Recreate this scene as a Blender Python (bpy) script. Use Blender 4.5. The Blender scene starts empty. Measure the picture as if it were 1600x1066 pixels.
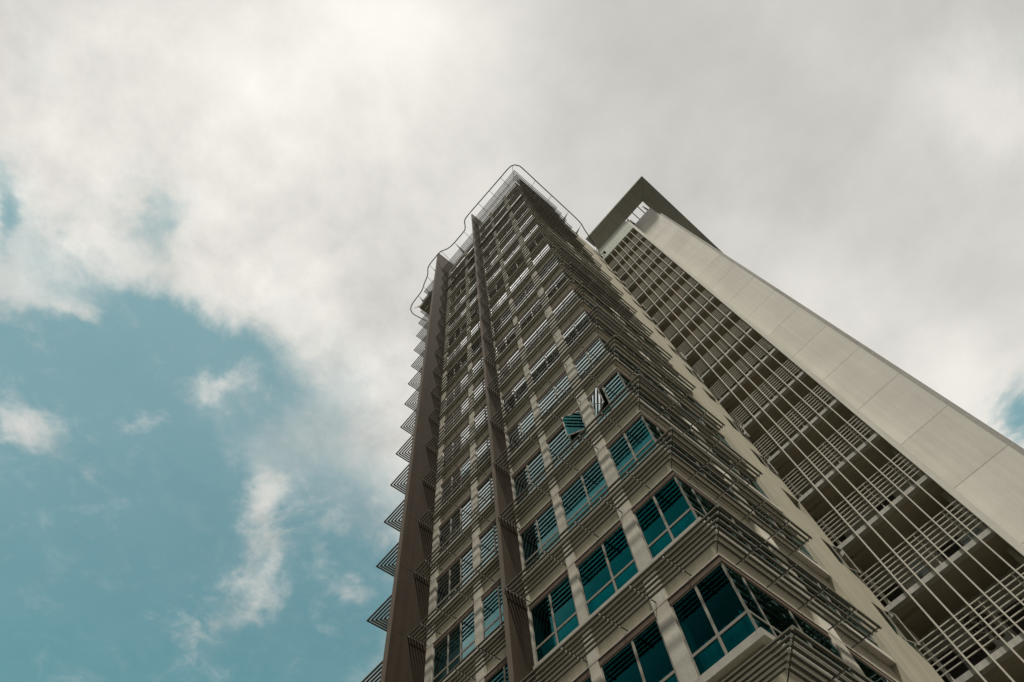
import bpy, math, random
from mathutils import Matrix, Vector
random.seed(7)
sc = bpy.context.scene
COL = sc.collection
EYE = 1.6

# ------------------------------------------------------------------ camera
cd = bpy.data.cameras.new('camera'); cam = bpy.data.objects.new('camera', cd); COL.objects.link(cam)
RT = (0.64687418, 0.75872057, -0.07679122)
UP = (0.7211888, -0.57591013, 0.38498602)
FW = (-0.24787197, 0.30441848, 0.91972217)
cam.matrix_world = Matrix(((RT[0], UP[0], -FW[0], 0), (RT[1], UP[1], -FW[1], 0), (RT[2], UP[2], -FW[2], EYE), (0, 0, 0, 1)))
cd.sensor_width = 36; cd.lens = 966.2755 / 1600 * 36
cd.clip_start = 0.1; cd.clip_end = 5000
sc.camera = cam

# ------------------------------------------------------------------ sun, sky, exposure
SUN = Vector((0.30, -0.24, 0.92)).normalized()
ld = bpy.data.lights.new('sun', 'SUN'); lo = bpy.data.objects.new('sun', ld); COL.objects.link(lo)
ld.energy = 4.8; ld.angle = math.radians(4.0); ld.color = (1.0, 0.94, 0.84)
lo.rotation_euler = (-SUN).to_track_quat('-Z', 'Y').to_euler(); lo.location = (0, 0, 120)
sc.view_settings.view_transform = 'Standard'; sc.view_settings.look = 'None'
sc.view_settings.exposure = 0.0; sc.view_settings.gamma = 1.0; sc.view_settings.use_curve_mapping = False

BLUE = [(-0.55, -1.45, 1.5, .62, 0.0, 1.1), (-1.42, 0.02, .45, .40, 0, 1.3), (-1.05, .55, .25, .2, 0, .5), (-1.047, -0.09, 0.456, 0.323, 2.909, 1.0), (-1.075, 0.215, 0.453, 0.398, 3.036, 1.0), (-0.767, -0.279, 0.147, 0.112, -2.291, 1.1), (-0.61, -0.067, 0.122, 0.067, -1.963, 1.0), (-0.593, -0.174, 0.09, 0.045, -1.861, 0.75), (-0.60, -0.415, 0.045, 0.028, 2.884, 1.0), (-0.438, -0.257, 0.061, 0.046, 3.054, 0.62), (-0.455, -0.227, 0.057, 0.03, 2.369, 0.2), (-0.872, 0.407, 0.318, 0.166, 2.643, 0.75), (0.255, 1.225, 0.087, 0.057, 1.741, 1.7), (-0.335, -0.492, 0.078, 0.054, 3.026, 0.32), (-0.602, 0.065, 0.088, 0.076, -1.375, 0.5), (-0.813, -0.122, 0.311, 0.211, -2.111, 0.5), (0.606, 0.615, 0.131, 0.077, -2.084, 0.3), (-0.597, -0.327, 0.058, 0.03, -2.355, 0.35)]
WISP = [(-0.946, -0.208, 0.095, 0.059, -1.711, 1.0), (-0.668, 0.006, 0.064, 0.04, -2.436, 0.9), (-0.781, -0.07, 0.033, 0.022, -2.461, 0.45), (-0.82, 0.186, 0.12, 0.042, 2.744, 0.85), (-1.018, 0.251, 0.12, 0.06, 2.735, 0.75), (-1.142, 0.286, 0.108, 0.043, 2.774, 0.5), (-0.685, -0.353, 0.066, 0.055, -2.697, 0.75), (-0.678, -0.294, 0.046, 0.03, -1.966, 0.6), (-0.907, 0.431, 0.057, 0.039, -1.586, 0.6), (-0.773, -0.268, 0.056, 0.015, 2.502, 0.35), (-0.741, 0.316, 0.198, 0.085, 2.666, 0.28), (-0.675, 0.165, 0.165, 0.069, 2.581, 0.30), (-0.626, -0.212, 0.051, 0.029, 2.766, 0.35), (-0.583, 0.284, 0.097, 0.082, 2.588, 0.4)]
GLOW = [(-0.049, -0.147, 0.211, 0.179, -2.557, 0.17), (-0.002, -0.092, 0.125, 0.082, 2.55, 0.05), (-0.233, -0.323, 0.214, 0.138, -2.432, 0.08), (0.54, 0.665, 0.145, 0.083, -2.105, 0.14), (0.093, 0.799, 0.292, 0.137, -1.712, 0.08), (-0.483, 0.039, 0.307, 0.179, 2.615, 0.05), (0.188, 1.092, 0.172, 0.108, -1.666, 0.08), (-0.508, -0.36, 0.21, 0.147, -2.539, 0.06), (-0.42, -0.10, 0.20, 0.12, 2.6, 0.05), (0.217, 0.433, 0.455, 0.324, -2.089, -0.05), (0.596, 0.575, 0.211, 0.095, -2.199, -0.08), (-0.125, -0.236, 0.125, 0.061, 2.627, -0.04), (0.232, 0.22, 0.256, 0.157, -2.219, -0.04)]

def build_world():
    w = bpy.data.worlds.new('World'); sc.world = w; w.use_nodes = True
    nt = w.node_tree; N = nt.nodes; L = nt.links; N.clear()
    def mth(op, a, b=None, c=None, clamp=False):
        n = N.new('ShaderNodeMath'); n.operation = op; n.use_clamp = clamp
        for i, v in enumerate((a, b, c)):
            if v is None: continue
            if isinstance(v, (int, float)): n.inputs[i].default_value = v
            else: L.new(v, n.inputs[i])
        return n.outputs[0]
    tc = N.new('ShaderNodeTexCoord')
    sep = N.new('ShaderNodeSeparateXYZ'); L.new(tc.outputs['Generated'], sep.inputs[0])
    z = mth('MAXIMUM', sep.outputs[2], 0.06)
    u = mth('DIVIDE', sep.outputs[0], z); v = mth('DIVIDE', sep.outputs[1], z)
    uv = N.new('ShaderNodeCombineXYZ'); L.new(u, uv.inputs[0]); L.new(v, uv.inputs[1])
    def noise(scale, detail, rough, dist=0.0, off=0.0):
        m = N.new('ShaderNodeMapping'); m.inputs['Location'].default_value = (off, off * .7, off * 1.3)
        L.new(uv.outputs[0], m.inputs[0])
        n = N.new('ShaderNodeTexNoise'); n.inputs['Scale'].default_value = scale; n.inputs['Detail'].default_value = detail
        n.inputs['Roughness'].default_value = rough; n.inputs['Distortion'].default_value = dist
        L.new(m.outputs[0], n.inputs['Vector']); return n
    # the cloud layer lies on a plane overhead; its edges are torn by noise
    wn = noise(4.5, 6, .62, .3, 3.1)
    ws = N.new('ShaderNodeVectorMath'); ws.operation = 'SUBTRACT'; L.new(wn.outputs['Color'], ws.inputs[0]); ws.inputs[1].default_value = (.5, .5, .5)
    wk = N.new('ShaderNodeVectorMath'); wk.operation = 'SCALE'; L.new(ws.outputs[0], wk.inputs[0]); wk.inputs['Scale'].default_value = .24
    wa = N.new('ShaderNodeVectorMath'); wa.operation = 'ADD'; L.new(uv.outputs[0], wa.inputs[0]); L.new(wk.outputs[0], wa.inputs[1])
    def field(lst, vec):
        tot = None
        for (a, b, sx, sy, r, s) in lst:
            m = N.new('ShaderNodeMapping'); m.vector_type = 'TEXTURE'
            m.inputs['Location'].default_value = (a, b, 0); m.inputs['Rotation'].default_value = (0, 0, r); m.inputs['Scale'].default_value = (sx, sy, 1)
            L.new(vec, m.inputs[0])
            d = N.new('ShaderNodeVectorMath'); d.operation = 'DOT_PRODUCT'; L.new(m.outputs[0], d.inputs[0]); L.new(m.outputs[0], d.inputs[1])
            e = mth('MULTIPLY', mth('EXPONENT', mth('MULTIPLY', d.outputs['Value'], -1.0)), s)
            tot = e if tot is None else mth('ADD', tot, e)
        return tot
    fine = noise(14, 8, .68, .4, 8.0)
    mid = noise(5, 7, .6, .2, 1.7)
    blue = field(BLUE, wa.outputs[0])
    wisp = field(WISP, wa.outputs[0])
    glow = field(GLOW, wa.outputs[0])
    nz = mth('SUBTRACT', mth('ADD', mth('MULTIPLY', fine.outputs[0], 1.0), mth('MULTIPLY', mid.outputs[0], .9)), .95)
    f = mth('ADD', mth('MINIMUM', blue, 1.6), mth('MULTIPLY', nz, 1.0))
    clear = N.new('ShaderNodeMapRange'); clear.interpolation_type = 'SMOOTHSTEP'
    L.new(f, clear.inputs[0]); clear.inputs[1].default_value = .24; clear.inputs[2].default_value = 1.60
    wf = mth('ADD', wisp, mth('MULTIPLY', nz, 1.5))
    wm = N.new('ShaderNodeMapRange'); wm.interpolation_type = 'SMOOTHSTEP'
    L.new(wf, wm.inputs[0]); wm.inputs[1].default_value = .10; wm.inputs[2].default_value = 1.35; wm.inputs[4].default_value = .85
    clr = mth('MULTIPLY', clear.outputs[0], mth('SUBTRACT', 1.0, wm.outputs[0]))
    cloud = mth('SUBTRACT', 1.0, mth('MULTIPLY', clr, .93), None, True)
    # blue sky behind
    sky = N.new('ShaderNodeTexSky'); sky.sky_type = 'NISHITA'; sky.sun_disc = False
    sky.sun_elevation = math.asin(SUN.z); sky.sun_rotation = math.atan2(SUN.x, SUN.y)
    sky.air_density = 1.0; sky.dust_density = 1.0; sky.ozone_density = 1.0
    tint = N.new('ShaderNodeMix'); tint.data_type = 'RGBA'; tint.blend_type = 'MULTIPLY'; tint.inputs['Factor'].default_value = 1
    L.new(sky.outputs[0], tint.inputs['A']); tint.inputs['B'].default_value = (SKYR, SKYG, SKYB, 1)
    # cloud brightness
    shade = noise(1.7, 5, .5, .1, 5.2)
    val = mth('ADD', mth('ADD', .565, glow), mth('MULTIPLY', mth('SUBTRACT', shade.outputs[0], .5), .30))
    val = mth('ADD', val, mth('MULTIPLY', mth('SUBTRACT', mid.outputs[0], .5), .17))
    bw = N.new('ShaderNodeMapRange'); bw.interpolation_type = 'SMOOTHSTEP'; L.new(u, bw.inputs[0]); bw.inputs[1].default_value = .25; bw.inputs[2].default_value = -.55; bw.inputs[3].default_value = .10; bw.inputs[4].default_value = 1.0
    bil = noise(7.0, 9, .60, .12, 4.4)
    bl = mth('MULTIPLY', mth('SUBTRACT', bil.outputs[0], .47), mth('MULTIPLY', bw.outputs[0], .55))
    val = mth('ADD', val, bl)
    val = mth('MULTIPLY', val, CLOUD)
    cc = N.new('ShaderNodeCombineXYZ')
    L.new(mth('MULTIPLY', val, 1.015), cc.inputs[0]); L.new(mth('MULTIPLY', val, .99), cc.inputs[1]); L.new(mth('MULTIPLY', val, .928), cc.inputs[2])
    mx = N.new('ShaderNodeMix'); mx.data_type = 'RGBA'
    dd = mth('ADD', mth('MULTIPLY', u, -.8), mth('MULTIPLY', v, .45))
    dp_ = N.new('ShaderNodeMapRange'); dp_.interpolation_type = 'SMOOTHSTEP'; L.new(dd, dp_.inputs[0]); dp_.inputs[1].default_value = .45; dp_.inputs[2].default_value = 1.25
    deep = N.new('ShaderNodeMix'); deep.data_type = 'RGBA'; deep.blend_type = 'MULTIPLY'; L.new(dp_.outputs[0], deep.inputs['Factor'])
    L.new(tint.outputs['Result'], deep.inputs['A']); deep.inputs['B'].default_value = (.58, .82, .85, 1)
    L.new(cloud, mx.inputs['Factor']); L.new(deep.outputs['Result'], mx.inputs['A']); L.new(cc.outputs[0], mx.inputs['B'])
    bg = N.new('ShaderNodeBackground'); bg.inputs['Strength'].default_value = .1
    hz = N.new('ShaderNodeMapRange'); hz.interpolation_type = 'SMOOTHSTEP'; L.new(sep.outputs[2], hz.inputs[0])    # an overcast sky is darker towards the horizon
    hz.inputs[1].default_value = 0.0; hz.inputs[2].default_value = .60; hz.inputs[3].default_value = .14; hz.inputs[4].default_value = 1.0
    hv = N.new('ShaderNodeVectorMath'); hv.operation = 'SCALE'; L.new(mx.outputs['Result'], hv.inputs[0]); L.new(hz.outputs[0], hv.inputs['Scale'])
    L.new(hv.outputs[0], bg.inputs['Color'])
    out = N.new('ShaderNodeOutputWorld'); L.new(bg.outputs[0], out.inputs[0])
SKYR, SKYG, SKYB, CLOUD = 1.50, 1.98, 1.28, 11.8
build_world()

# ------------------------------------------------------------------ materials
def mat(name, col, rough=.8, var=.12, scale=1.5, streak=0.0, joint=None, metal=0.0, bump=0.0, spec=.10, grain=0.0):
    m = bpy.data.materials.new(name); m.use_nodes = True
    nt = m.node_tree; N = nt.nodes; L = nt.links
    b = N['Principled BSDF']; b.inputs['Roughness'].default_value = rough; b.inputs['Metallic'].default_value = metal
    b.inputs['Specular IOR Level'].default_value = spec
    g = N.new('ShaderNodeNewGeometry')
    n1 = N.new('ShaderNodeTexNoise'); n1.inputs['Scale'].default_value = scale; n1.inputs['Detail'].default_value = 6; n1.inputs['Roughness'].default_value = .65
    L.new(g.outputs['Position'], n1.inputs['Vector'])
    r = N.new('ShaderNodeMapRange'); L.new(n1.outputs[0], r.inputs[0]); r.inputs[1].default_value = .25; r.inputs[2].default_value = .75
    r.inputs[3].default_value = 1 - var; r.inputs[4].default_value = 1 + var
    fac = r.outputs[0]
    def mul(a, c):
        k = N.new('ShaderNodeMath'); k.operation = 'MULTIPLY'; L.new(a, k.inputs[0])
        if isinstance(c, float): k.inputs[1].default_value = c
        else: L.new(c, k.inputs[1])
        return k.outputs[0]
    if streak:
        mp = N.new('ShaderNodeMapping'); mp.inputs['Scale'].default_value = (5, 5, .12); L.new(g.outputs['Position'], mp.inputs[0])
        n2 = N.new('ShaderNodeTexNoise'); n2.inputs['Scale'].default_value = 1.0; n2.inputs['Detail'].default_value = 5; L.new(mp.outputs[0], n2.inputs['Vector'])
        r2 = N.new('ShaderNodeMapRange'); L.new(n2.outputs[0], r2.inputs[0]); r2.inputs[1].default_value = .3; r2.inputs[2].default_value = .62
        r2.inputs[3].default_value = 1 - streak; r2.inputs[4].default_value = 1.0
        fac = mul(fac, r2.outputs[0])
    if grain:
        n3 = N.new('ShaderNodeTexNoise'); n3.inputs['Scale'].default_value = 18; n3.inputs['Detail'].default_value = 4; L.new(g.outputs['Position'], n3.inputs['Vector'])
        r3 = N.new('ShaderNodeMapRange'); L.new(n3.outputs[0], r3.inputs[0]); r3.inputs[1].default_value = .3; r3.inputs[2].default_value = .7
        r3.inputs[3].default_value = 1 - grain; r3.inputs[4].default_value = 1 + grain
        fac = mul(fac, r3.outputs[0])
    vm = N.new('ShaderNodeVectorMath'); vm.operation = 'SCALE'; vm.inputs[0].default_value = col; L.new(fac, vm.inputs['Scale'])
    L.new(vm.outputs[0], b.inputs['Base Color'])
    if bump:
        bp = N.new('ShaderNodeBump'); bp.inputs['Strength'].default_value = bump; bp.inputs['Distance'].default_value = .02
        L.new(n1.outputs[0], bp.inputs['Height']); L.new(bp.outputs[0], b.inputs['Normal'])
    return m

def glass_mat(name, tint, trans, g0=.40, g1=.72):
    m = bpy.data.materials.new(name); m.use_nodes = True
    nt = m.node_tree; N = nt.nodes; L = nt.links; N.clear()
    g = N.new('ShaderNodeNewGeometry')
    n = N.new('ShaderNodeTexNoise'); n.inputs['Scale'].default_value = 1.1; n.inputs['Detail'].default_value = 1; L.new(g.outputs['Position'], n.inputs['Vector'])
    bp = N.new('ShaderNodeBump'); bp.inputs['Strength'].default_value = .035; bp.inputs['Distance'].default_value = .05; L.new(n.outputs[0], bp.inputs['Height'])
    lw = N.new('ShaderNodeLayerWeight'); lw.inputs['Blend'].default_value = .5          # facing = 1 - cos(angle)
    def ramp(a, b):
        r = N.new('ShaderNodeMapRange'); r.interpolation_type = 'SMOOTHSTEP'; L.new(lw.outputs['Facing'], r.inputs[0]); r.inputs[1].default_value = a; r.inputs[2].default_value = b; return r
    pw = ramp(g0, g1)                                                                    # mirror-like only at grazing angles
    c0 = N.new('ShaderNodeMix'); c0.data_type = 'RGBA'; L.new(ramp(.25, .50).outputs[0], c0.inputs['Factor'])
    c0.inputs['A'].default_value = (tint[0]*.3, tint[1]*.10, tint[2]*.10, 1); c0.inputs['B'].default_value = (*tint, 1)
    cm = N.new('ShaderNodeMix'); cm.data_type = 'RGBA'; L.new(pw.outputs[0], cm.inputs['Factor'])
    L.new(c0.outputs['Result'], cm.inputs['A']); cm.inputs['B'].default_value = (1, 1, 1, 1)
    gl = N.new('ShaderNodeBsdfGlossy'); gl.inputs['Roughness'].default_value = .012; L.new(cm.outputs['Result'], gl.inputs['Color']); L.new(bp.outputs[0], gl.inputs['Normal'])
    tr = N.new('ShaderNodeBsdfTransparent'); tr.inputs[0].default_value = (.04, .82, .86, 1)
    iv = N.new('ShaderNodeMath'); iv.operation = 'MULTIPLY_ADD'; L.new(pw.outputs[0], iv.inputs[0]); iv.inputs[1].default_value = trans; iv.inputs[2].default_value = 1 - trans
    mx = N.new('ShaderNodeMixShader'); L.new(iv.outputs[0], mx.inputs[0])
    L.new(tr.outputs[0], mx.inputs[1]); L.new(gl.outputs[0], mx.inputs[2])
    o = N.new('ShaderNodeOutputMaterial'); L.new(mx.outputs[0], o.inputs[0])
    return m

M = dict(
    wall=mat('beige_render', (.41, .385, .295), .85, .08, 1.2, streak=.16, bump=.15, grain=.05),
    spandrel=mat('olive_spandrel_paint', (.35, .32, .235), .85, .10, 1.2, streak=.15, bump=.15, grain=.05),
    pier=mat('pale_pier_paint', (.60, .57, .485), .85, .08, 1.3, streak=.14, bump=.12, grain=.05),
    ledge=mat('pale_ledge_paint', (.56, .53, .46), .8, .08, 1.5, streak=.10, bump=.1, grain=.05),
    concrete=mat('pale_panel_concrete', (.63, .612, .552), .85, .10, .30, streak=.07, bump=.2, grain=.06),
    concrete_b=mat('pale_panel_concrete_darker', (.605, .585, .525), .85, .11, .34, streak=.10, bump=.2, grain=.07),
    concrete_c=mat('pale_panel_concrete_greyer', (.63, .61, .55), .85, .10, .27, streak=.09, bump=.2, grain=.06),
    fin=mat('brown_fin_cladding', (.045, .034, .023), .75, .18, 1.0, streak=.25, bump=.1, grain=.08),
    finedge=mat('brown_fin_edge', (.12, .10, .078), .7, .10, 1.5, grain=.06),
    pipe=mat('sunshade_aluminium', (.135, .130, .100), .6, .14, 3, spec=.15),
    arm=mat('dark_bracket_steel', (.05, .045, .04), .6, .15, 4),
    stud=mat('bright_stud', (.80, .78, .72), .4, .1, 6),
    frame=mat('window_frame_aluminium', (.33, .31, .26), .5, .08, 4, spec=.25),
    brown=mat('brown_head_frame', (.17, .13, .10), .6, .12, 3),
    glass=glass_mat('teal_glass', (.010, .22, .235), .74),
    glass_side=glass_mat('teal_glass_dimmed_reflections', (.010, .16, .175), .60, .60, 1.25),  # same teal glass; reflections dimmed in the material for the right-hand facade
    curtain=mat('teal_curtain', (.85, .88, .86), .95, .12, 2.2),
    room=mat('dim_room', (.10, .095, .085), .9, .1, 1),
    steel=mat('rail_steel', (.12, .105, .09), .5, .1, 4),
    black=mat('black_cleat', (.02, .02, .02), .6, .1, 4),
    soffit=mat('brown_soffit', (.29, .26, .19), .9, .18, .8, grain=.06),
    bar=mat('pale_screen_bar', (.55, .53, .46), .6, .07, 2, grain=.04),
    rail=mat('pale_railing', (.50, .48, .42), .6, .08, 2),
    slab=mat('grey_slab_edge', (.42, .41, .37), .85, .14, 1.4, streak=.2, grain=.08),
    corr=mat('corridor_plaster', (.34, .33, .29), .9, .16, .9, grain=.06),
    door=mat('dark_door', (.045, .04, .035), .6, .25, 2),
    louvre=mat('grey_louvre_glass', (.30, .36, .35), .35, .2, 3, spec=.6),
    canopy=mat('olive_canopy_metal', (.34, .345, .305), .55, .12, 1.0, grain=.05),
    parapet=mat('pale_green_parapet', (.46, .48, .42), .8, .07, .8, streak=.08),
    ground=mat('paving', (.036, .035, .030), .9, .2, .6, grain=.08),
    roof=mat('roof_grey', (.25, .24, .22), .9, .1, 1),
    leaf=mat('dark_plant', (.05, .04, .03), .8, .3, 6),
)

# ------------------------------------------------------------------ mesh helpers
class MB:
    def __init__(s): s.v = []; s.f = []; s.mi = []; s.mats = []
    def _m(s, m):
        if m not in s.mats: s.mats.append(m)
        return s.mats.index(m)
    def box(s, x0, x1, y0, y1, z0, z1, m):
        i = len(s.v); k = s._m(m)
        s.v += [(x, y, z) for z in (z0, z1) for y in (y0, y1) for x in (x0, x1)]
        s.f += [(i, i+2, i+3, i+1), (i+4, i+5, i+7, i+6), (i, i+1, i+5, i+4), (i+2, i+6, i+7, i+3), (i, i+4, i+6, i+2), (i+1, i+3, i+7, i+5)]
        s.mi += [k]*6
    def quad(s, a, b, c, d, m):
        i = len(s.v); s.v += [a, b, c, d]; s.f.append((i, i+1, i+2, i+3)); s.mi.append(s._m(m))
    def prism(s, pts, h, m):          # polygon (list of 3D points) swept by vector h
        i = len(s.v); n = len(pts); k = s._m(m)
        s.v += [tuple(p) for p in pts] + [(p[0]+h[0], p[1]+h[1], p[2]+h[2]) for p in pts]
        s.f += [tuple(range(i+n-1, i-1, -1)), tuple(range(i+n, i+2*n))]; s.mi += [k, k]
        for j in range(n):
            s.f.append((i+j, i+(j+1) % n, i+n+(j+1) % n, i+n+j)); s.mi.append(k)
    def tube(s, pts, r, m, n=6):
        k = s._m(m); base = len(s.v); P = [Vector(p) for p in pts]
        for j, p in enumerate(P):
            d = (P[min(j+1, len(P)-1)] - P[max(j-1, 0)]).normalized()
            a = d.cross(Vector((0, 0, 1)));
            if a.length < .01: a = d.cross(Vector((1, 0, 0)))
            a.normalize(); b = d.cross(a)
            for q in range(n):
                t = 2*math.pi*q/n; w = p + a*math.cos(t)*r + b*math.sin(t)*r; s.v.append(tuple(w))
        for j in range(len(P)-1):
            for q in range(n):
                s.f.append((base+j*n+q, base+j*n+(q+1) % n, base+(j+1)*n+(q+1) % n, base+(j+1)*n+q)); s.mi.append(k)
        s.f.append(tuple(base+q for q in range(n))); s.mi.append(k)
        e = base+(len(P)-1)*n; s.f.append(tuple(e+n-1-q for q in range(n))); s.mi.append(k)
    def add(s, other, dx=0, dy=0, dz=0):
        i = len(s.v); s.v += [(a+dx, b+dy, c+dz) for a, b, c in other.v]
        s.f += [tuple(q+i for q in f) for f in other.f]; s.mi += [s._m(other.mats[k]) for k in other.mi]
    def mesh(s, name):
        me = bpy.data.meshes.new(name); me.from_pydata(s.v, [], s.f)
        for m in s.mats: me.materials.append(m)
        me.polygons.foreach_set('material_index', s.mi); me.update(); return me
    def build(s, name, parent=None, loc=(0, 0, 0)):
        return link(name, s.mesh(name), parent, loc)
def link(name, me, parent=None, loc=(0, 0, 0)):
    o = bpy.data.objects.new(name, me); COL.objects.link(o); o.parent = parent; o.location = loc; return o
def thing(name, label, cat, loc=(0, 0, 0)):
    o = bpy.data.objects.new(name, None); COL.objects.link(o); o.location = loc; o['label'] = label; o['category'] = cat; return o

# ------------------------------------------------------------------ ground
g = MB(); g.quad((-3000, -3000, 0), (3000, -3000, 0), (3000, 3000, 0), (-3000, 3000, 0), M['ground'])
go = g.build('ground'); go['kind'] = 'structure'

# ================================================================== near tower
H = 3.2
Z0 = 10.223 + EYE            # window head of the lowest floor seen whole
KS = list(range(-3, 18))     # heads -3..17
CX, YA, YB = -3.783, 10.208, 11.0    # corner, facade of the corner bay, facade of the two set-back bays
YEND = 22.0
def zk(k): return Z0 + H*k
tower = thing('apartment_tower', 'tall nearer tower with brown vertical fins and pipe sunshades on every floor', 'tower')

XF1, XF2, XW = -9.71, -15.78, -18.2
ZTOP = zk(17) + .28
FACK = 8                     # windows up to this floor are parts of their own; the rest one part

# ---- wall: spandrels, piers, slabs, room backs
w = MB()
R_ = .13                     # depth of the window reveals
def span_x(x0, x1, yw, z0, z1, dep=.30):
    w.box(x0, x1, yw, yw+dep, z0, z1, M['spandrel'])
for k in KS:
    z = zk(k); top = z + 1.05
    if k == 17: top = ZTOP
    span_x(XF1, CX-.12, YA+.12, z+.03, top)                                   # spandrels
    span_x(XF2, XF1-.14, YB+.12, z+.03, top)
    span_x(XW+.12, XF2-.22, YB+.12, z+.03, top)
    w.box(CX-.42, CX-.12, YA+.421, 18.05, z+.03, top, M['spandrel'])
    w.box(XW+.12, XW+.42, YB+.421, 22, z+.03, top, M['wall'])
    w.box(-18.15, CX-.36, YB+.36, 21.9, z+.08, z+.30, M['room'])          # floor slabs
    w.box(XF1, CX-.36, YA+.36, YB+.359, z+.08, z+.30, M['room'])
def pier_a(x0, x1, yw):
    w.box(x0, x1, yw, yw+.45, zk(-3)-.9, ZTOP-.01, M['pier'])
PA = [(-9.709, -9.65), (-7.96, -7.66), (-5.80, -5.38)]
for a, b in PA: pier_a(a, b, YA)
PB = [(-15.779, -15.36), (-13.01, -12.62), (-9.95, -9.851)]
for a, b in PB: pier_a(a, b, YB)
pier_a(-16.5, -16.001, YB); pier_a(XW, XW+.28, YB)
w.box(XF2+.01, XF1-.16, YB-.02, YB+.4, ZTOP-.005, ZTOP+.9, M['spandrel'])     # parapet of the middle bay
w.box(CX-.45, CX, 14.15, 14.80, zk(-3)-.9, ZTOP-.01, M['pier'])
# blind end wall of the right-hand facade, with a small window opening on every floor
XE = CX + .10
w.box(CX-.5, XE, 18.05, 20.62, zk(-3)-.9, ZTOP+.15, M['wall'])
w.box(CX-.5, XE, 21.86, YEND, zk(-3)-.9, ZTOP+.15, M['wall'])
zz = zk(-3)-.9
for k in KS:
    w.box(CX-.5, XE, 20.62, 21.86, zz, zk(k)+.13, M['wall']); zz = zk(k)+1.50
w.box(CX-.5, XE, 20.62, 21.86, zz-1.2, ZTOP+.15, M['wall'])
w.box(XW, XW+.3, 21.7, 22, 0, ZTOP, M['wall'])
w.box(-18.1, CX-.5, 21.7, 22.0, 0, ZTOP, M['wall'])
# room backs
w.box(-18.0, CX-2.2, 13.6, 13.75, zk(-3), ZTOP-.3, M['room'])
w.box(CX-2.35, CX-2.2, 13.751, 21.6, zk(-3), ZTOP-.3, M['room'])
# base below the first floors, roof
w.box(XF1, CX-.02, YA+.02, YB+.5, 0, zk(-3)-2.2, M['wall']); w.box(XW, CX-.02, YB+.501, YEND-.02, 0, zk(-3)-2.2, M['wall'])
w.box(XW, XF1-.15, YB+.02, YB+.5, 0, zk(-3)-2.2, M['wall'])
w.box(XW+.05, CX-.06, YB+.36, YEND-.05, ZTOP-.35, ZTOP-.1, M['roof']); w.box(XF1+.02, CX-.06, YA+.36, YB+.359, ZTOP-.35, ZTOP-.1, M['roof'])
w.build('wall', tower)
# roof-edge boxes at the far left end
for (zb, x0, x1, y0) in ((ZTOP-.9, -20.6, -16.02, 10.75), (zk(16)-.25, -19.6, -16.02, 10.95)):
    e = MB(); e.box(x0, x1, y0, y0+1.2, zb, zb+.85, M['wall']); e.box(x0, XW-.02, y0+1.201, 16, zb+.001, zb+.851, M['wall']); e.build('roof_box', tower)

# ---- fins
def fin(x0, x1, y0, y1, ztop):
    f = MB(); zs = [0] + [zk(k)+.20 for k in KS] + [ztop]
    for a, b in zip(zs[:-1], zs[1:]):
        f.box(x0, x1, y0+.04, y1, a+.006, b-.006, M['fin'])
    f.box(x0+.015, x1-.015, y0+.055, y1-.01, .01, ztop-.02, M['black'])
    o = f.build('fin', tower)
    e = MB(); e.box(x0-.003, x1+.003, y0, y0+.039, 0, ztop+.003, M['finedge']); e.build('edge_trim', o)
fin(XF1-.14, XF1, 9.39, YB+.6, 69.0+EYE)
fin(XF2-.21, XF2, 9.39, YB+.6, 70.0+EYE)

# ---- ledges, one per floor and bay
def ledge_set():
    a = MB()                                   # corner bay, turning the corner
    zt, zb = -1.98, -2.15
    a.box(XF1+.002, CX+.06, YA-.06, YA+.30, zb, zt, M['ledge']); a.box(CX-.30, CX+.06, YA+.301, 18.04, zb, zt, M['ledge'])
    a.box(XF1+.002, CX+.005, YA-.005, YA+.13, .045, .085, M['ledge']); a.box(CX-.13, CX+.005, YA+.131, 18.04, .045, .085, M['ledge'])   # drip over the window head
    a.box(XF1+.002, CX-.012, YA+.012, YA+.14, -.12, .022, M['brown']); a.box(CX-.14, CX-.012, YA+.141, 18.04, -.12, .022, M['brown'])
    b = MB()
    b.box(XF2+.002, XF1-.145, YB-.06, YB+.30, zb, zt, M['ledge'])
    b.box(XF2+.002, XF1-.145, YB-.005, YB+.13, .045, .085, M['ledge']); b.box(XF2+.002, XF1-.145, YB+.012, YB+.14, -.12, .022, M['brown'])
    c = MB()
    c.box(XW-.06, XF2-.215, YB-.06, YB+.30, zb, zt, M['ledge']); c.box(XW-.06, XW+.2, YB+.301, 21.6, zb, zt, M['ledge'])
    c.box(XW-.02, XF2-.215, YB-.005, YB+.13, .045, .085, M['ledge']); c.box(XW+.02, XF2-.215, YB+.012, YB+.14, -.12, .022, M['brown'])
    return [m.mesh('ledge') for m in (a, b, c)]
LM = ledge_set()
for k in KS:
    for m in LM: link('ledge', m, tower, (0, 0, zk(k)))

# ---- sunshades
OFF = [.19, .318, .446, .574, .702, .83]
PW, PH, ZS = .031, .014, .22
def jit(): return random.uniform(-.004, .004)
def bracket_x(x, yw):                       # arm standing out from a wall facing -y, with a clip at every pipe
    mb = MB(); mb.box(x-.011, x+.011, yw-.86, yw+.14, ZS-PH-.026, ZS-PH-.004, M['arm'])
    for d in OFF: mb.box(x-.02, x+.02, yw-d-.018, yw-d+.018, ZS-PH-.062, ZS-PH-.027, M['stud'])
    return mb.mesh('bracket')
def bracket_y(y, xw, s):
    mb = MB(); x0, x1 = sorted((xw - s*.14, xw + s*.86)); mb.box(x0, x1, y-.011, y+.011, ZS-PH-.026, ZS-PH-.004, M['arm'])
    for d in OFF: mb.box(xw+s*d-.018, xw+s*d+.018, y-.02, y+.02, ZS-PH-.062, ZS-PH-.027, M['stud'])
    return mb.mesh('bracket')
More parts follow.
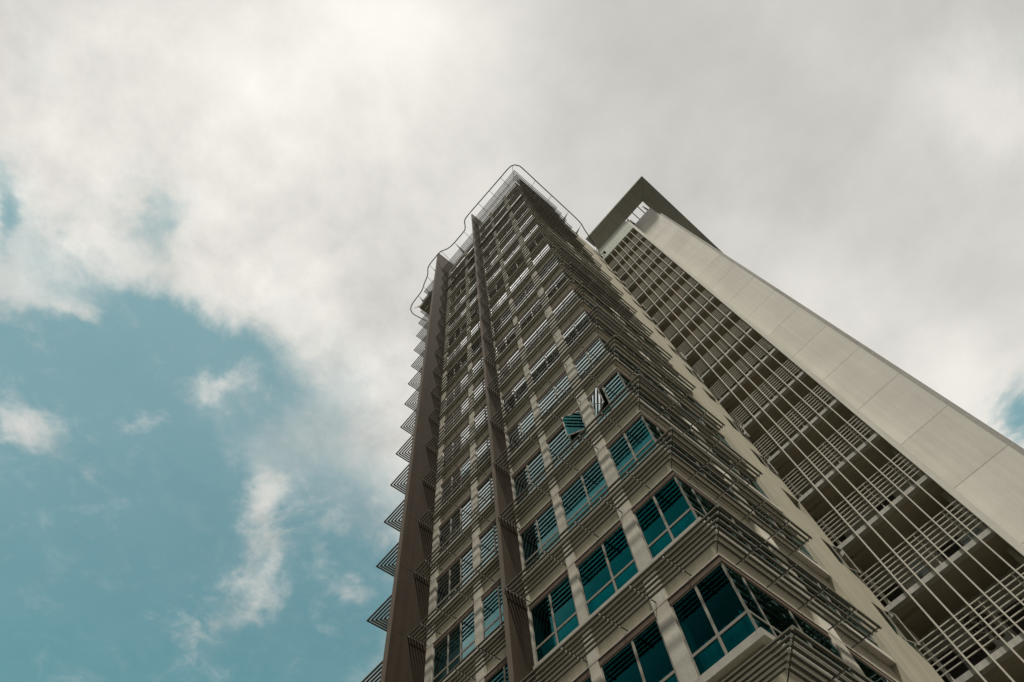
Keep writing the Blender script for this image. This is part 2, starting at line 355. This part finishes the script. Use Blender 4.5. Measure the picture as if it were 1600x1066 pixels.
def shade_meshes():
    out = []
    # corner bay
    p = MB()
    for d in OFF: p.box(XF1+.004, CX+d-PW, YA-d-PW, YA-d+PW, ZS-PH+jit(), ZS+PH, M['pipe'])
    out.append((p, [bracket_x(x, YA) for x in (-9.62, -7.97, -6.68, -5.67, -4.63)]))
    # right-hand facade
    p, q = MB(), MB()
    for d in OFF: p.box(CX+d-PW+.001, CX+d+PW, YA-d-PW, 15.33, ZS-PH-.045+jit(), ZS+PH, M['pipe'])
    q.prism([(CX-.1, YA+.12, ZS-PH-.03), (CX+.86, YA-.84, ZS-PH-.03), (CX+.87, YA-.83, ZS-PH-.03), (CX-.09, YA+.13, ZS-PH-.03)], (0, 0, .024), M['arm'])
    out.append((p, [bracket_y(y, CX, 1) for y in (10.9, 12.0, 13.15, 14.3, 15.28)] + [q.mesh('bracket')]))
    # middle bay
    p = MB()
    for d in OFF: p.box(XF2+.004, XF1-.145, YB-d-PW, YB-d+PW, ZS-PH+jit(), ZS+PH, M['pipe'])
    out.append((p, [bracket_x(x, YB) for x in (-15.70, -14.97, -14.05, -13.0, -11.9, -10.8)]))
    # left bay, turning the far corner
    p = MB(); W3, H3 = .034, .026
    for d in OFF:
        p.box(XW-d+W3, XF2-.215, YB-d-W3, YB-d+W3, ZS-H3+jit(), ZS+H3, M['pipe'])
        p.box(XW-d-W3, XW-d+W3-.001, YB-d-W3, 16.5, ZS-H3+jit(), ZS+H3, M['pipe'])
    out.append((p, [bracket_x(x, YB) for x in (-16.1, -17.2)] + [bracket_y(y, XW, -1) for y in (12.0, 13.2, 14.4, 15.6)]))
    return [(a.mesh('sunshade'), b) for a, b in out]
SM = shade_meshes()
for k in KS:
    for a, bs in SM:
        o = link('sunshade', a, tower, (0, 0, zk(k)))
        for b in bs: link('bracket', b, o)

# ---- windows.  Each is built in a frame: s along the facade, d inwards, z relative to the head
def win_mb(mapf, s0, s1, muls, d=.035, top=-.11, bot=-1.98, tran=-1.46, skip=(), ctop=-1.22, e0=.045, e1=.045, glass='glass'):
    fr, gl, cu = MB(), MB(), MB()
    def bx(mb, a0, a1, d0, d1, z0, z1, m):
        p, q = mapf(a0, d0), mapf(a1, d1)
        mb.box(min(p[0], q[0]), max(p[0], q[0]), min(p[1], q[1]), max(p[1], q[1]), z0, z1, m)
    t = .032
    bx(fr, s0, s0+e0, d-.008, d+.05, bot, top, M['frame']); bx(fr, s1-e1, s1, d-.008, d+.05, bot, top, M['frame'])
    xs = [s0+e0] + list(muls) + [s1-e1]
    for m_ in muls: bx(fr, m_-t, m_+t, d-.006, d+.05, bot+.04, top-.04, M['frame'])
    bx(fr, s0+e0+.001, s1-e1-.001, d-.007, d+.05, bot, bot+.04, M['frame']); bx(fr, s0+e0+.001, s1-e1-.001, d-.007, d+.05, top-.04, top, M['frame'])
    for i in range(len(xs)-1):
        a = xs[i] + (t if i else 0); b = xs[i+1] - (t if i+1 < len(xs)-1 else 0)
        if tran is not None: bx(fr, a, b, d-.005, d+.05, tran-.03, tran+.03, M['frame'])
        for zi, (za, zb) in enumerate(((bot+.04, tran-.03), (tran+.03, top-.04)) if tran is not None else ((bot+.04, top-.04),)):
            if (i, zi) in skip: continue
            bx(gl, a, b, d+.012, d+.020, za, zb, M[glass])
    # curtain behind, folded
    n = int((s1-s0)/.055); a0 = s0+.05
    pts = [(a0 + (s1-s0-.1)*j/n, d+.22+.022*math.sin(j*1.9)+.012*math.sin(j*.73+s0)) for j in range(n+1)]
    for j in range(n):
        p, q = mapf(*pts[j]), mapf(*pts[j+1])
        cu.quad((p[0], p[1], bot+.05), (q[0], q[1], bot+.05), (q[0], q[1], ctop), (p[0], p[1], ctop), M['curtain'])
    return fr, gl, cu
fa = lambda s, d: (s, YA+d)
fb = lambda s, d: (s, YB+d)
fy = lambda s, d: (CX-d, s)
fe = lambda s, d: (XE-d, s)
WIN = [
    ('a0', fa, -9.65, -7.96, [-8.82]), ('a1', fa, -7.66, -5.80, [-6.62]), ('a2', fa, -5.38, CX-.047, [-4.63]),
    ('c0', fb, -15.36, -13.01, [-14.51, -13.80]), ('c1', fb, -12.62, -9.95, [-11.74, -10.85]), ('d0', fb, -17.92, -16.5, [-17.2]),
    ('y0', fy, YA+.035, 14.15, [10.92, 12.55]), ('y1', fy, 14.80, 18.04, [16.4]),
]
# open casements: (window, floor, pane) -> (s hinge, s free, angle)
OPEN = {('a1', 3): (1, -5.84, -6.58, 27), ('a2', 3): (0, -5.33, -4.66, 22)}
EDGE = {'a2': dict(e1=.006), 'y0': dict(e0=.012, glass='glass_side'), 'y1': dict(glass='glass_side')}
base = {}
CT = (-1.22, -1.22, -1.22, -.75, -1.5, -.2)                            # how far up the curtains are drawn
for nm, mf, s0, s1, mu in WIN:
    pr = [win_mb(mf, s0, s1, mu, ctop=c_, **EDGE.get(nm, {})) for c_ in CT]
    fm, gm = pr[0][0].mesh('window'), pr[0][1].mesh('pane')
    base[nm] = [(fm, gm, q[2].mesh('curtain')) for q in pr]
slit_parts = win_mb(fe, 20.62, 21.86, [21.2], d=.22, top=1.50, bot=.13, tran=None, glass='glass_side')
base['e0'] = [tuple(x.mesh('window') for x in slit_parts)]
RW = random.Random(11)
def sash_mb(hx, hy, ang_dx, ang_dy, wd, z0, z1):
    m = MB(); t = .035
    def p(s, dd, z): return (hx + ang_dx*s - ang_dy*dd, hy + ang_dy*s + ang_dx*dd, z)
    def slab(sa, sb, za, zb, d0, d1, mt): m.prism([p(sa, d0, za), p(sb, d0, za), p(sb, d1, za), p(sa, d1, za)], (0, 0, zb-za), mt)
    slab(0, t, z0, z1, -.02, .02, M['frame']); slab(wd-t, wd, z0, z1, -.02, .02, M['frame'])
    slab(t, wd-t, z0, z0+t, -.019, .019, M['frame']); slab(t, wd-t, z1-t, z1, -.019, .019, M['frame'])
    slab(t, wd-t, z0+t, z1-t, -.005, .005, M['glass'])
    return m
rest = MB()
def proto(nm):
    for q in WIN:
        if q[0] == nm: return q
for k in KS:
    for nm in [q[0] for q in WIN] + ['e0']:
        opened = OPEN.get((nm, k))
        if k > FACK:
            if nm == 'e0': prt = slit_parts
            else:
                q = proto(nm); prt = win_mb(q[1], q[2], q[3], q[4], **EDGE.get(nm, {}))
            for x in prt: rest.add(x, dz=zk(k))
            if nm == 'e0' and k % 3: rest.add(sash_mb(XE, 21.85, math.cos(math.radians(70)), -math.sin(math.radians(20)), .6, .2, 1.4), dz=zk(k))
            continue
        if opened and nm != 'e0':
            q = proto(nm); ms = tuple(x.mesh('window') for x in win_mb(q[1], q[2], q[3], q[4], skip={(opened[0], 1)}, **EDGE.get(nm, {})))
        else: ms = base[nm][0] if k in (-1, 0, 1) else RW.choice(base[nm])
        fo = link('window', ms[0], tower, (0, 0, zk(k)))
        link('pane', ms[1], fo); link('curtain', ms[2], fo)
        if opened:
            _, h, fr_, ang = opened; yw = (YA if nm[0] == 'a' else YB) + .06
            sg = 1 if fr_ > h else -1; a = math.radians(ang)
            sash_mb(h, yw, sg*math.cos(a), -math.sin(a), abs(fr_-h), -1.43, -.15).build('open_sash', fo)
        if nm == 'e0' and k not in (6, 3):
            a = math.radians(random.choice([7, 10, 14]))
            sash_mb(XE+.01, 21.22, math.sin(a), math.cos(a), .62, .18, 1.46).build('open_sash', fo)
r_ = rest.build('window', tower); r_['kind'] = 'stuff'

# ---- roof rail for the window-cleaning cradle, on its cleats
s_ = 67.5/64.9
RP = [(-3.30, 21.2), (-2.81, 19.27), (-2.52, 18.2), (-2.42, 16), (-2.33, 12.5), (-2.25, 9.9), (-2.35, 9.35), (-2.62, 8.98), (-3.15, 8.80), (-4.5, 8.76), (-6.5, 8.70), (-8.61, 8.63), (-9.75, 8.62), (-10.2, 8.72), (-10.5, 9.0), (-10.83, 9.28), (-11.2, 9.36), (-12.6, 9.34), (-13.3, 9.28), (-13.8, 9.12), (-14.3, 8.85), (-14.75, 8.77), (-15.8, 8.76), (-16.4, 8.80), (-16.8, 8.95), (-17.15, 9.22), (-17.6, 9.42), (-18.3, 9.62), (-18.9, 9.85), (-19.5, 9.95), (-20.3, 9.98), (-20.9, 10.02), (-21.4, 10.15), (-21.72, 10.42), (-21.86, 10.85), (-21.8, 11.4), (-21.6, 12.5)]
ZR = 67.5 + EYE
def smooth(pts, n=5):
    out = []
    for i in range(len(pts)-1):
        p0, p1, p2, p3 = pts[max(i-1, 0)], pts[i], pts[i+1], pts[min(i+2, len(pts)-1)]
        for j in range(n):
            t = j/n
            out.append(tuple(.5*((2*p1[c]) + (-p0[c]+p2[c])*t + (2*p0[c]-5*p1[c]+4*p2[c]-p3[c])*t*t + (-p0[c]+3*p1[c]-3*p2[c]+p3[c])*t**3) for c in (0, 1)))
    out.append(pts[-1]); return out
rp = [(x*s_, y*s_, ZR) for x, y in smooth(RP)]
rr = MB(); rr.tube(rp, .055, M['steel'], 8); ro = rr.build('roof_rail', tower)
for (x, y, dx, dy, big) in ((-2.45, 12.2, -1.3, 0, 0), (-2.5, 14.6, -1.3, 0, 0), (-2.5, 17.2, -1.3, 0, 1), (-2.8, 19.3, -1.2, 0, 1), (-2.85, 9.3, -.9, .9, 0), (-4.6, 9.1, 0, 1.3, 0), (-6.4, 9.05, 0, 1.3, 0), (-8.2, 9.0, 0, 1.3, 0), (-11.6, 9.73, 0, 1.4, 0), (-13.2, 9.66, 0, 1.4, 1), (-14.9, 9.12, 0, 1.9, 0), (-17.0, 9.25, 0, 1.9, 1), (-18.2, 9.85, 0, 1.3, 0), (-19.4, 10.3, 0, 1.2, 1), (-20.6, 10.35, 0, 1.2, 1), (-22.1, 10.9, 1.4, .5, 1)):
    cl = MB(); cl.tube([(x, y, ZR), (x+dx, y+dy, ZR-.9), (x+dx*1.15, y+dy*1.15, ZTOP-.1)], .022, M['steel'], 5)
    if big:
        n = Vector((-dy, dx, 0)).normalized()*.03
        a = Vector((x+dx*.25, y+dy*.25, ZR-.25)); b = Vector((x+dx, y+dy, ZR-.55)); c = Vector((x+dx, y+dy, ZR-1.5))
        cl.prism([a-n, b-n, c-n], n*2, M['black'])
    cl.build('cleat', ro)

# ================================================================== corridor block behind
YC = 23.0; ZC0 = 19.15 + EYE; JS = list(range(-6, 14))
block = thing('corridor_block', 'block behind with pale vertical bars, open railings and a blank concrete wall', 'apartment block')
XL, XR = -7.5, .99
for j in JS:
    z = ZC0 + H*j
    s = MB(); s.box(XL, XR-.24, YC+.04, YC+.30, z, z+.20, M['slab']); s.box(XL, XR-.24, YC+.301, 27.0, z+.015, z+.20, M['soffit'])
    s.box(XL, -2.9, YC+.75, YC+.95, z-.14, z+.014, M['soffit']); s.build('slab', block)
    r = MB()
    for q in range(7): r.box(XL, XR-.24, YC+.05, YC+.09, z+.50+q*.205, z+.53+q*.205, M['rail'])
    for x in (-6.5, -5.0, -3.6, -1.3, .05): r.box(x-.02, x+.02, YC+.091, YC+.12, z+.20, z+1.76, M['rail'])
    r.build('railing', block)
b = MB()
b.box(XL, XR-.24, 25.2, 25.5, 0, 64+EYE, M['corr']); b.box(-7.6, -7.5, YC+.3, 27, 0, 64+EYE, M['corr'])
for x in (-4.9, .62): b.box(x-.1, x+.1, 24.2, 25.199, 0, 64+EYE, M['corr'])
b.build('corridor_wall', block)
random.seed(3)
dm, wm_ = MB(), MB()
dm.box(0, .95, 25.14, 25.199, .21, 2.25, M['door']); DM = dm.mesh('door')
for q in range(5): wm_.box(0, .9, 25.12, 25.16, 1.0+q*.2, 1.17+q*.2, M['louvre'])
wm_.box(-.05, -.001, 25.10, 25.19, .95, 2.05, M['frame']); wm_.box(.901, .95, 25.10, 25.19, .95, 2.05, M['frame'])
WMS = [wm_.mesh('corridor_window')]
for mt, w_, z0_, z1_ in (('louvre', .62, .9, 2.1), ('slab', .85, .55, 1.9), ('door', .8, 1.1, 2.0)):
    q = MB(); q.box(.04, w_-.04, 25.12, 25.16, z0_+.04, z1_-.04, M[mt]); q.box(0, w_, 25.161, 25.195, z0_, z1_, M['frame']); WMS.append(q.mesh('corridor_window'))
for j in JS:
    z = ZC0 + H*j
    for x in (-4.4, -1.5): link('door', DM, block, (x + random.uniform(-.3, .3), 0, z))
    for x in (-6.6, -3.2, -.35): link('corridor_window', random.choice(WMS), block, (x + random.uniform(-.15, .15), 0, z))
    link('corridor_window', random.choice(WMS), block, (-2.55 + random.uniform(-.1, .1), 0, z + random.choice((0, .35))))
for x in [YC*a for a in (-.1240, -.0970, -.0700, -.0435, -.0170, .0097)]:
    bb = MB(); bb.box(x-.024, x+.024, YC-.08, YC+.02, 0, 64.3+EYE, M['bar']); bb.build('screen_bar', block)
c = MB(); c.box(XR-.24, XR, YC-.04, 24.6, 0, 67.6+EYE, M['concrete']); c.build('corner_column', block)
# blank wall in storey-high panels with open joints
c = MB(); jz = [0] + [24*(.7856+.1330*n)+EYE for n in range(-5, 16)] ; jz = [q for q in jz if q >= 0 and q < 67] + [67.7+EYE]
c.box(XR+.001, 3.53, 24.03, 24.35, 0, 67.6+EYE, M['black'])
for a, d in zip(jz[:-1], jz[1:]): c.box(XR+.002, 3.55, 24.0, 24.029, a+.010, d-.010, M[random.choice(('concrete', 'concrete_b', 'concrete_c'))])
c.box(3.551, 3.80, 24.25, 36, 0, 64.6+EYE, M['slab'])
c.box(XR, 3.55, 24.36, 36, 0, 64.6+EYE, M['slab']); c.box(XL, XR-.01, 27, 36, 0, 64.6+EYE, M['corr'])
c.build('blank_wall', block)
c = MB(); c.box(XL, XR-.25, YC-.06, YC+.2, 64.45+EYE, 68.0+EYE, M['parapet']); c.box(XL, XR-.25, YC+.2, 27, 64.5+EYE, 64.7+EYE, M['soffit']); c.build('parapet', block)
# roof frame
ZF = 71.0 + EYE
c = MB()
def plate(x0, x1, y0, y1): c.box(x0+.008, x1-.008, y0+.008, y1-.008, ZF, ZF+.30, M['canopy'])
X0, X1, XI, YO, YI = -3.82, 5.68, 3.70, 21.88, 24.0
nx = 6
for i in range(nx):
    a = X0 + (XI-X0)*i/nx; d = X0 + (XI-X0)*(i+1)/nx; plate(a, d, YO, YO+.72); plate(a, d, YO+.72, YI)
for i in range(7):
    a = YI + i*2.1; plate(XI, XI+.66, a, a+2.1); plate(XI+.66, X1, a, a+2.1)
c.prism([(XI, YO+.008, ZF), (X1-.008, YO+.008, ZF), (XI+.01, YI-.02, ZF)], (0, 0, .30), M['canopy'])
c.prism([(X1-.008, YO+.03, ZF), (X1-.008, YI-.008, ZF), (XI+.03, YI-.008, ZF)], (0, 0, .30), M['canopy'])
c.box(X0+.02, X1-.02, YO+.02, YI-.02, ZF+.02, ZF+.28, M['black']); c.box(XI+.02, X1-.02, YI-.02, 38.6, ZF+.02, ZF+.28, M['black'])
co = c.build('canopy', block)
def one(name, parent, *a):
    q = MB(); q.box(*a); return q.build(name, parent)
for x in (-3.3, -2.9, -2.5, 1.10, 2.0, 2.9): one('roof_beam', co, x-.05, x+.05, YI+.01, 29.99, ZF+.05, ZF+.20, M['steel'])
one('roof_beam', co, X0, XI-.01, 30, 30.2, ZF, ZF+.29, M['steel'])
for x in (1.2, 3.3): one('post', co, x-.08, x+.08, 24.4, 24.56, 67.5+EYE, ZF+.04, M['steel'])
for x in (-3.3, -1.2): one('post', co, x-.08, x+.08, 25.0, 25.16, 64.6+EYE, ZF+.04, M['steel'])
for y in (28, 33): one('post', co, 3.75, 3.9, y, y+.15, 64.5+EYE, ZF+.01, M['steel'])
dp = MB(); dp.tube([(-.1592*24.4, 24.4, 0), (-.1592*24.4, 24.4, 64.4+EYE)], .05, M['bar'], 8); dp.build('downpipe', block)

fl = MB(); fl.tube([(-3.75, 22.55, 66.95), (-3.2, 22.55, 66.35)], .045, M['black'], 8)
for c_ in ((-3.75, 66.95), (-3.2, 66.35)): fl.tube([(c_[0], 22.40, c_[1]), (c_[0], 22.70, c_[1])], .12, M['black'], 10)
fl.tube([(-3.5, 22.55, 66.65), (-3.5, 22.94, 66.65)], .03, M['black'], 6)
fl.build('floodlight', block)

# ---- plants behind the corridor railing
def plant(x, z, label):
    p = thing('potted_plant', label, 'plant', (x, 23.38, z - 1.02 + EYE))
    pot = MB(); pot.tube([(0, 0, 0), (0, 0, .42)], .15, M['leaf'], 10); pot.build('pot', p)
    f = MB()
    for i in range(150):
        a = random.uniform(0, 6.28); r = random.uniform(.02, .22); h = random.uniform(.45, 1.2); t = random.uniform(0, 6.28)
        c = Vector((math.cos(a)*r, math.sin(a)*r*.8, h)); u = Vector((math.cos(t), math.sin(t), random.uniform(-.5, .6)))*.08; v = Vector((-math.sin(t), math.cos(t), .4))*.028
        f.quad(tuple(c-u), tuple(c+v), tuple(c+u), tuple(c-v), M['leaf'])
    f.build('foliage', p)
plant(-2.05, 14.30, 'larger dark leafy potted plant behind the corridor railing')
plant(-1.62, 14.42, 'smaller dark leafy potted plant nearer the blank wall, behind the corridor railing')
